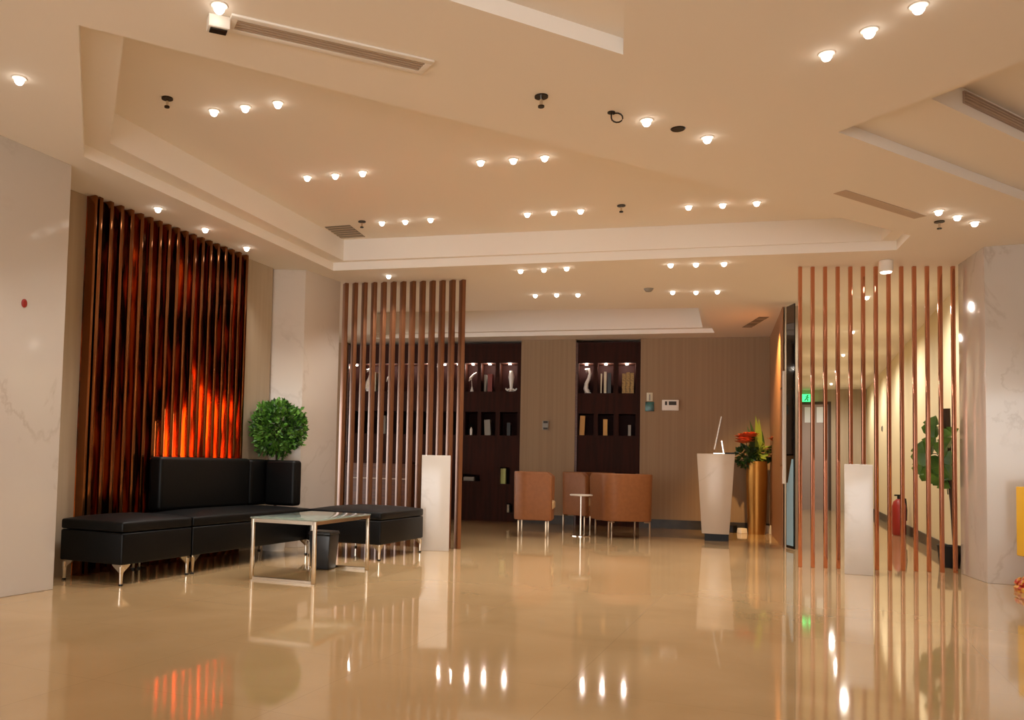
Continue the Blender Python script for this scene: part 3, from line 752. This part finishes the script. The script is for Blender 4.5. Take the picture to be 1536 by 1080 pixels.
# ------------------------------------------------------------------ corridor end door, exit sign
def cw(px, py): # point on end wall
    return onpl(px, py, ez, U)
XE = Matrix.Translation(ez) @ Matrix.Rotation(RZU, 4, 'Z'); XEi = XE.inverted()
d0 = XEi @ cw(1203, 607); d1 = XEi @ cw(1242, 607)
ed = bpy.data.objects.new('door_2', None); COL.objects.link(ed); ed.location = XE @ Vector((d0.x, 0, 0)); ed.rotation_euler.z = RZU; ed['kind'] = 'structure'
wd = d1.x-d0.x; hd_ = d0.z
MB().box((0, -.05, 0), (wd, 0, hd_), 'door').build('door_leaf', ed)
MB().box((-.06, -.07, 0), (0, 0, hd_+.06), 'stem').box((wd, -.07, 0), (wd+.06, 0, hd_+.06), 'stem').box((0, -.07, hd_), (wd, 0, hd_+.06), 'stem').build('door_frame', ed)
zp = (XEi @ cw(1212, 634)).z
for a, b in ((.1, .42), (.56, .92)):
    MB().box((a*wd, -.06, zp), (b*wd, -.05, hd_-.06), 'frost').build('pane', ed)
e0 = XEi @ cw(1202, 592); e1 = XEi @ cw(1217, 603)
es = thing('exit_sign', 'small glowing green running-man exit sign above the corridor end door', 'sign', XE @ Vector(((e0.x+e1.x)/2, -.075, e1.z)), RZU)
we, he = e1.x-e0.x, e0.z-e1.z
MB().box((-we/2, -.04, 0), (we/2, 0, he), 'exit').build('sign_panel', es, bevel=.01)
rm = MB(); rm.lathe([(.012, 0), (.018, .015), (.012, .03)], 'black', 8, Matrix.Translation((we*.12, -.045, he*.72)))
rm.tube([(we*.1, -.045, he*.7), (we*.04, -.045, he*.42), (we*.16, -.045, he*.25), (we*.1, -.045, he*.08)], .012, 'black', 6)
rm.tube([(we*.04, -.045, he*.42), (-we*.08, -.045, he*.3), (-we*.18, -.045, he*.14)], .012, 'black', 6)
rm.tube([(we*.1, -.045, he*.62), (we*.26, -.045, he*.5)], .01, 'black', 6).tube([(we*.08, -.045, he*.62), (-we*.08, -.045, he*.66)], .01, 'black', 6)
rm.build('running_figure', es)

# red fire extinguisher by the corridor wall
fx = ony(1350, 803, 11.3); fx = Vector((fx.x-.12, fx.y, 0)); 
fp = FL(1352, 803)
wp = cr0+U*((fp-cr0).dot(U)); fp = wp-R*.13
fe = thing('fire_extinguisher', 'red fire extinguisher standing against the cream corridor wall', 'extinguisher', fp)
MB().lathe([(.075, 0), (.085, .02), (.085, .40), (.07, .46), (.03, .5)], 'red', 20).build('cylinder', fe, smooth=True)
MB().lathe([(.022, .5), (.022, .54)], 'black', 10).box((-.06, -.01, .54), (.05, .01, .56), 'black').build('valve', fe)
MB().tube([(.02, 0, .53), (.09, 0, .50), (.105, 0, .35), (.1, 0, .2)], .01, 'black', 6).build('hose', fe)
# switch on the corridor wall
sp = onpl(1324, 643, cr0, R); XQ = RZU
swt = thing('light_switch', 'small dark switch on the cream corridor wall behind the right screen', 'switch', sp, RZU)
MB().box((-.012, -.05, -.05), (-.001, .05, .05), 'book_grey').build('plate', swt)
MB().box((-.018, -.03, -.035), (-.012, .03, .035), 'dark').build('rocker', swt)
# black small bin at corridor end
bb = FL(1247, 764)
tag(MB().prism(sq(.12), 0, .12, 'black', sq(.1)).build('floor_box', loc=bb), 'small low black box on the corridor floor beside the far door', 'box')

# big leaved plant behind the right screen
gp = ground(1424, 7.74)
mp_ = thing('potted_plant', 'large-leaved green plant on a dark pole behind the right slat screen', 'plant', gp)
zt3 = ony(1422, 613, 7.74).z
MB().lathe([(.08, 0), (.1, .2), (.09, .2), (.085, .18)], 'black', 20).build('pot', mp_, smooth=True)
MB().lathe([(.083, .17), (.083, .19)], 'soil', 16).build('soil', mp_)
MB().tube([(.05, 0, .18), (.03, 0, .6), (-.005, 0, 1.0), (-.02, 0, zt3)], [.018, .02, .03, .034], 'stem', 10).build('stem', mp_, smooth=True)
def big_leaf(px, py, size, ang, dy=0, wr=.42):
    c = ony(px, py, 7.70+dy)-gp; mb = MB(); n = 12; V = [(0, 0, 0)]; Fc = []
    ca, sa_ = math.cos(ang), math.sin(ang)
    out = [(-.5, 0), (-.46, .2), (-.3, .4), (-.05, .46), (.1, .32), (.16, .42), (.32, .3), (.5, 0), (.32, -.3), (.16, -.42), (.1, -.3), (-.05, -.46), (-.3, -.4), (-.46, -.2)]
    V = []
    for x, y in out:
        x *= size; y *= size*wr*2.0; V.append((c.x+x*ca-y*sa_, c.y+.05*math.cos(3*x/size)+abs(y)*.35, c.z+x*sa_+y*ca))
    V.append((c.x, c.y, c.z)); k = len(out)
    mb.add(V, [(i, (i+1) % k, k) for i in range(k)], 'leaf_big')
    mb.tube([(-.01, 0, c.z-.12), (c.x*.5, c.y*.5, c.z), (c.x, c.y+.01, c.z)], .004, 'leaf_d', 5)
    mb.build('leaf', mp_, smooth=True)
for px, py, s_, a in ((1403, 640, .21, 1.5), (1388, 680, .24, 1.8), (1398, 668, .2, 1.2), (1410, 700, .26, 2.3), (1400, 712, .22, -.6), (1425, 698, .28, 1.5), (1420, 670, .2, 1.0), (1428, 650, .16, .6), (1416, 722, .18, -.8), (1384, 700, .16, 1.7)):
    big_leaf(px, py, s_, a, random.uniform(-.08, .0))

# yellow display on carved stand at the right edge
yb0 = ony(1577, 880, 6.15); yb0.z = 0
yd = thing('display_box', 'golden yellow display box on a carved red and gold pedestal at the right edge', 'display', yb0, -.1)
cv = MB(); prof = [(.22, .0), (.225, .03), (.20, .05), (.17, .10), (.12, .15), (.10, .20), (.13, .24), (.15, .255)]
cv.lathe(prof, 'carved', 28)
for j in range(14):
    a = 2*math.pi*j/14; cv.lathe([(.005, 0), (.028, .02), (.02, .045), (.004, .06)], 'carved', 8, Matrix.Translation((.195*math.cos(a), .195*math.sin(a), .035)))
cv.build('pedestal', yd, smooth=True)
MB().box((-.165, -.12, .258), (.165, .12, .775), 'yellow').build('box_body', yd, bevel=.008)
MB().box((-.172, -.127, .22), (-.15, -.105, .775), 'yellow').box((.15, -.127, .22), (.172, -.105, .775), 'yellow').box((-.15, -.125, .76), (.15, -.115, .78), 'yellow').build('corner_post', yd)
MB().box((-.15, -.128, .27), (.15, -.121, .30), 'carved').build('carved_panel', yd)

# red tag on the left column
zr_ = onpl(36, 455, lc, R)
rt = thing('wall_button', 'tiny red oval button on the left marble column', 'button', zr_, RZU)
MB().lathe([(.019, 0), (.019, .006), (.013, .011)], 'red', 16, Matrix.Rotation(math.pi/2, 4, 'Y') @ Matrix.Scale(1.4, 4, (1, 0, 0))).build('cap', rt)

# ------------------------------------------------------------------ ceiling fittings
def rect_on_ceiling(name, pts, z, label, cat_, frame='ceiling', core='grille', slats=0, th=.012, inset=.03, kindlist=None):
    P = [onz(x, y, z) for x, y in pts]; c = sum(P, Vector())/4
    dx = ((P[1]-P[0])+(P[2]-P[3]))/2; L = dx.length; dx.normalize(); dyv = Vector((-dx.y, dx.x, 0)); Wd = abs(((P[3]-P[0])+(P[2]-P[1])).dot(dyv))/2
    root = thing(name, label, cat_, c, math.atan2(dx.y, dx.x))
    a, b, i = L/2, Wd/2, inset
    if frame:
        f = MB()
        f.box((-a, -b, -th), (a, -b+i, 0), frame).box((-a, b-i, -th), (a, b, 0), frame).box((-a, -b+i, -th), (-a+i, b-i, 0), frame).box((a-i, -b+i, -th), (a, b-i, 0), frame)
        f.build('frame', root, bevel=.002)
    g = MB(); g.box((-a+i, -b+i, -.004), (a-i, b-i, -.0005), core)
    g.build('louvre_panel', root)
    if slats:
        w = 2*(b-i)
        for k in range(slats):
            y = -b+i+w*(k+.5)/slats; MB().box((-a+i, y-.004, -.009), (a-i, y+.004, -.004), 'grille').build('louvre', root)
    return root
rect_on_ceiling('air_vent', [(338, 45), (632, 109), (652, 91), (347, 18)], H1, 'long linear air vent with grey louvres in the near ceiling, upper left', 'vent', 'ring', 'grille_d', 4, .010, .032)
rect_on_ceiling('air_vent', [(1250, 290), (1374, 329), (1388, 322), (1268, 284)], H1, 'long linear air vent in the ceiling above the right slat screen', 'vent', None, 'grille', 0, .012, .004)
rect_on_ceiling('ceiling_grille', [(510, 357.5), (556, 355), (519, 337), (486, 340)], ZU, 'square dark grey grille at the far left corner of the raised ceiling', 'vent', None, 'vent', 6, .01, .01)
rect_on_ceiling('ceiling_speaker', [(1123, 491), (1140, 491), (1142, 475), (1126, 475)], H1, 'small square dark grille in the ceiling above the lectern', 'vent', None, 'vent', 3, .01, .008)
# linear vent in the riser of the right tray
va, vb_ = onz(1456, 166, zr), onz(1600, 243, zr); rn = Vector(((r2[1]-r2[0]).y, -(r2[1]-r2[0]).x, 0)).normalized()
ln_ = (r2[1]-r2[0]).normalized(); v0 = r2[0]+ln_*((va-r2[0]).dot(ln_))
vr = thing('air_vent', 'long dark vent set in the upright face of the right ceiling recess', 'vent', (v0.x, v0.y, zr+.055), math.atan2(ln_.y, ln_.x))
MB().box((0, -.012, 0), (1.6, -.001, .065), 'grille_d').build('louvre_panel', vr)
for q_ in range(4): MB().box((0, -.018, .008+q_*.016), (1.6, -.012, .013+q_*.016), 'grille').build('louvre', vr)

def sprinkler(px, py, z, label, up=1.0):
    p = onz(px, py, z); r = thing('ceiling_sprinkler', label, 'sprinkler', p)
    MB().lathe([(.034*up, -.008), (.034*up, -.0005)], 'dark', 16).build('rosette', r)
    MB().lathe([(.008, -.05), (.008, -.008)], 'chrome', 8).build('stem', r)
    MB().lathe([(.016, -.058), (.016, -.05)], 'dark', 12).build('deflector', r)
for a in ((251, 147, ZU, 'sprinkler head in the raised ceiling at upper left, left of the first lamp row'), (812, 144, H1, 'sprinkler head in the near ceiling at upper middle'),
          (932, 308, ZU, 'sprinkler head in the raised ceiling near its far edge, right of centre'), (543, 332, ZU, 'sprinkler head beside the square ceiling grille'),
          (1409, 332, H1, 'sprinkler head below the three lamps above the right slat screen')): sprinkler(*a)
p = CE(917, 168); r = thing('ceiling_hook', 'small dark ring hook hanging from the near ceiling', 'hook', p)
MB().lathe([(.02, -.006), (.02, -.0005)], 'dark', 12).tube([(0, 0, -.006), (.0, 0, -.02)]+[(.03-.03*math.cos(t*.5), 0, -.03-.025*math.sin(t*.5)) for t in range(12)], .004, 'dark', 6).build('ring', r)
p = CE(1017, 193); tag(MB().lathe([(.035, -.006), (.04, -.0005)], 'dark', 20).build('ceiling_disc', loc=p), 'flat dark round cap in the near ceiling between two lamps', 'cap')  # flat dark disc, its use unknown
p = CE(973, 433); tag(MB().lathe([(.03, -.03), (.045, -.01), (.05, -.0005)], 'book_grey', 20).build('smoke_detector', loc=p), 'small smoke detector in the ceiling near the far recess', 'detector')
# emergency light box by the near vent
pe = CE(328, 27); em = thing('ceiling_box_light', 'small white box light on the ceiling at the left end of the near vent', 'light', pe, math.atan2((CE(633, 108)-CE(340, 45)).y, (CE(633, 108)-CE(340, 45)).x))
MB().box((-.045, -.03, -.055), (.045, .03, -.0005), 'white').build('housing', em, bevel=.004)
MB().box((-.035, -.02, -.06), (.035, .02, -.055), 'dark').build('dark_underside', em)  # dark plate over the underside of the box
# surface spot above the right screen
pq = CE(1329, 391); sp_ = thing('spotlight', 'white cylindrical spotlight on the ceiling above the right slat screen', 'spotlight', pq)
MB().lathe([(.05, -.1), (.055, -.095), (.055, -.004), (.05, -.0005)], 'ring', 20).build('housing', sp_, smooth=True)
MB().lathe([(.042, -.108), (.042, -.099)], 'lens', 16).build('lens', sp_)

# downlights -----------------------------------------------------------------
NOPOW = 0
def make_dl():
    m = MB(); m.lathe([(.034, -.004), (.037, -.0005)], 'ceiling', 20)
    m.lathe([(.020, -.0042), (.023, -.012), (.021, -.022), (.014, -.032), (.004, -.036)], 'lens', 16)
    return m.build('downlight', smooth=True)
dl0 = make_dl(); first = [True]
def downlight(px, py, z, label, group, power=14):
    p = onz(px, py, z)
    if first[0]: o = dl0; first[0] = False
    else: o = dl0.copy(); COL.objects.link(o)
    o.location = p; tag(o, label, 'ceiling light', group)
    if power: spot((p.x, p.y, z-.03), (p.x, p.y, 0), power*PW)
    return o
PW = 1.5
def row(z, pts, desc, power=14, grp=None):
    names = ('left', 'middle', 'right')
    for i, (x, y) in enumerate(pts):
        downlight(x, y, z, names[i]+' lamp of the three '+desc, grp or 'recessed downlights', power)
row(ZU, [(321, 166), (368, 160), (417, 154)], 'in the raised ceiling at upper left, right of a sprinkler')
row(ZU, [(461, 265), (503, 262), (544, 258)], 'in the raised ceiling above the square grille')
row(ZU, [(573, 333), (608, 331), (646, 328)], 'in the raised ceiling just right of the square grille')
row(ZU, [(721, 242), (770, 239), (817, 235)], 'in the middle of the raised ceiling')
row(ZU, [(791, 320), (831, 317), (871, 315)], 'in the raised ceiling near the middle of its far edge')
row(ZU, [(1033, 309), (1084, 306), (1135, 303)], 'in the raised ceiling at its narrow right end')
row(H1, [(1240, 80), (1304, 45), (1378, 8)], 'in the near ceiling at the top right, the largest ones')
row(H1, [(1408, 316), (1436, 324), (1462, 333)], 'in the ceiling above the right slat screen and vent')
row(H1, [(781, 405), (816, 403), (850, 401)], 'beyond the raised ceiling, above the left armchair, nearer row')
row(H1, [(1006, 396), (1044, 395), (1086, 394)], 'beyond the raised ceiling, above the thermostat, nearer row')
row(H1, [(803, 442), (835, 441), (867, 441)], 'before the far recess, above the left armchair, farther row', 10)
row(H1, [(1009, 437), (1044, 437), (1076, 436)], 'before the far recess, above the thermostat, farther row', 10)
names3 = ('nearest', 'middle', 'farthest')
for i, (x, y) in enumerate([(237, 312), (308, 343), (370, 371)]):
    downlight(x, y, H1, names3[i]+' of three downlights along the copper slat wall', 'recessed downlights', 16)
downlight(583, 413, H1, 'single downlight in front of the left slat screen', 'recessed downlights')
downlight(970, 180, H1, 'single downlight in the near ceiling beside the ring hook', 'recessed downlights')
downlight(1061, 206, H1, 'single downlight in the near ceiling right of the flat dark cap', 'recessed downlights')
downlight(329, 8, H1, 'single downlight at the top left beside the long air vent', 'recessed downlights', 14)
downlight(29, 117, H1, 'single downlight above the left marble column', 'recessed downlights', 14)
# further rows of the same lamps in the part of the hall behind the camera
for i in range(4):
    for j in range(3):
        p = Vector((-3.5+i*2.6, -1.0-j*2.2, H1)); c = dl0.copy(); COL.objects.link(c); c.location = p
        tag(c, 'recessed downlight in the ceiling behind the viewpoint', 'ceiling light', 'downlights behind the viewpoint')
        spot((p.x, p.y, H1-.03), (p.x, p.y, 0), 30*PW)
for k_ in (1.2, 3.6, 6.0, 8.4, 10.8):
    p = cr0+U*k_-R*.75; c = dl0.copy(); COL.objects.link(c); c.location = (p.x, p.y, H1)
    tag(c, 'recessed downlight in the corridor ceiling behind the right slat screen', 'ceiling light', 'corridor downlights')
    spot((p.x, p.y, H1-.05), (p.x, p.y, 0), 42*PW, 3.0, (1, .94, .84))
# warm lamp washing the reception wall
pw = ony(1168, 462, 9.6); 
spot((g1.x-.16, g1.y+.35, H1-.04), (g1.x+.16, g1.y+.7, 1.9), 190, 1.2, (1, .62, .25), .8, .03)
# slim amber area lights added between the slats, unseen, to make the orange glow
random.seed(11)
stp = (yb-ya-.03)/(NS-1)
for k_ in range(4, NS-1):
    yc = ya+.02+k_*stp+.034+(stp-.034)/2
    if yc < ys0+.05: continue
    hh = (.55+.5*math.exp(-((k_-11)/2.2)**2)+.35*math.exp(-((k_-16)/1.2)**2))*random.uniform(.75, 1.1)
    al = bpy.data.lights.new('lamp', 'AREA'); al.shape = 'RECTANGLE'; al.size = hh; al.size_y = .012; al.energy = random.uniform(2.4, 6.5)*hh; al.color = (1, .56, .26)
    ao = bpy.data.objects.new('lamp_light', al); COL.objects.link(ao)
    xa_ = Vector((0, 0, 1)); za_ = R.copy(); y_ = za_.cross(xa_)
    mt_ = Matrix((xa_, y_, za_)).transposed().to_4x4(); mt_.translation = XL @ Vector((.07, yc, .62+hh/2)); ao.matrix_world = mt_

# ------------------------------------------------------------------ world & view
w = bpy.data.worlds.new('world'); SC.world = w; w.use_nodes = True
w.node_tree.nodes['Background'].inputs[0].default_value = (1, .975, .95, 1); w.node_tree.nodes['Background'].inputs[1].default_value = 3.2
SC.view_settings.view_transform = 'Standard'; SC.view_settings.look = 'None'; SC.view_settings.gamma = 1
SC.view_settings.use_curve_mapping = False; SC.view_settings.exposure = .65
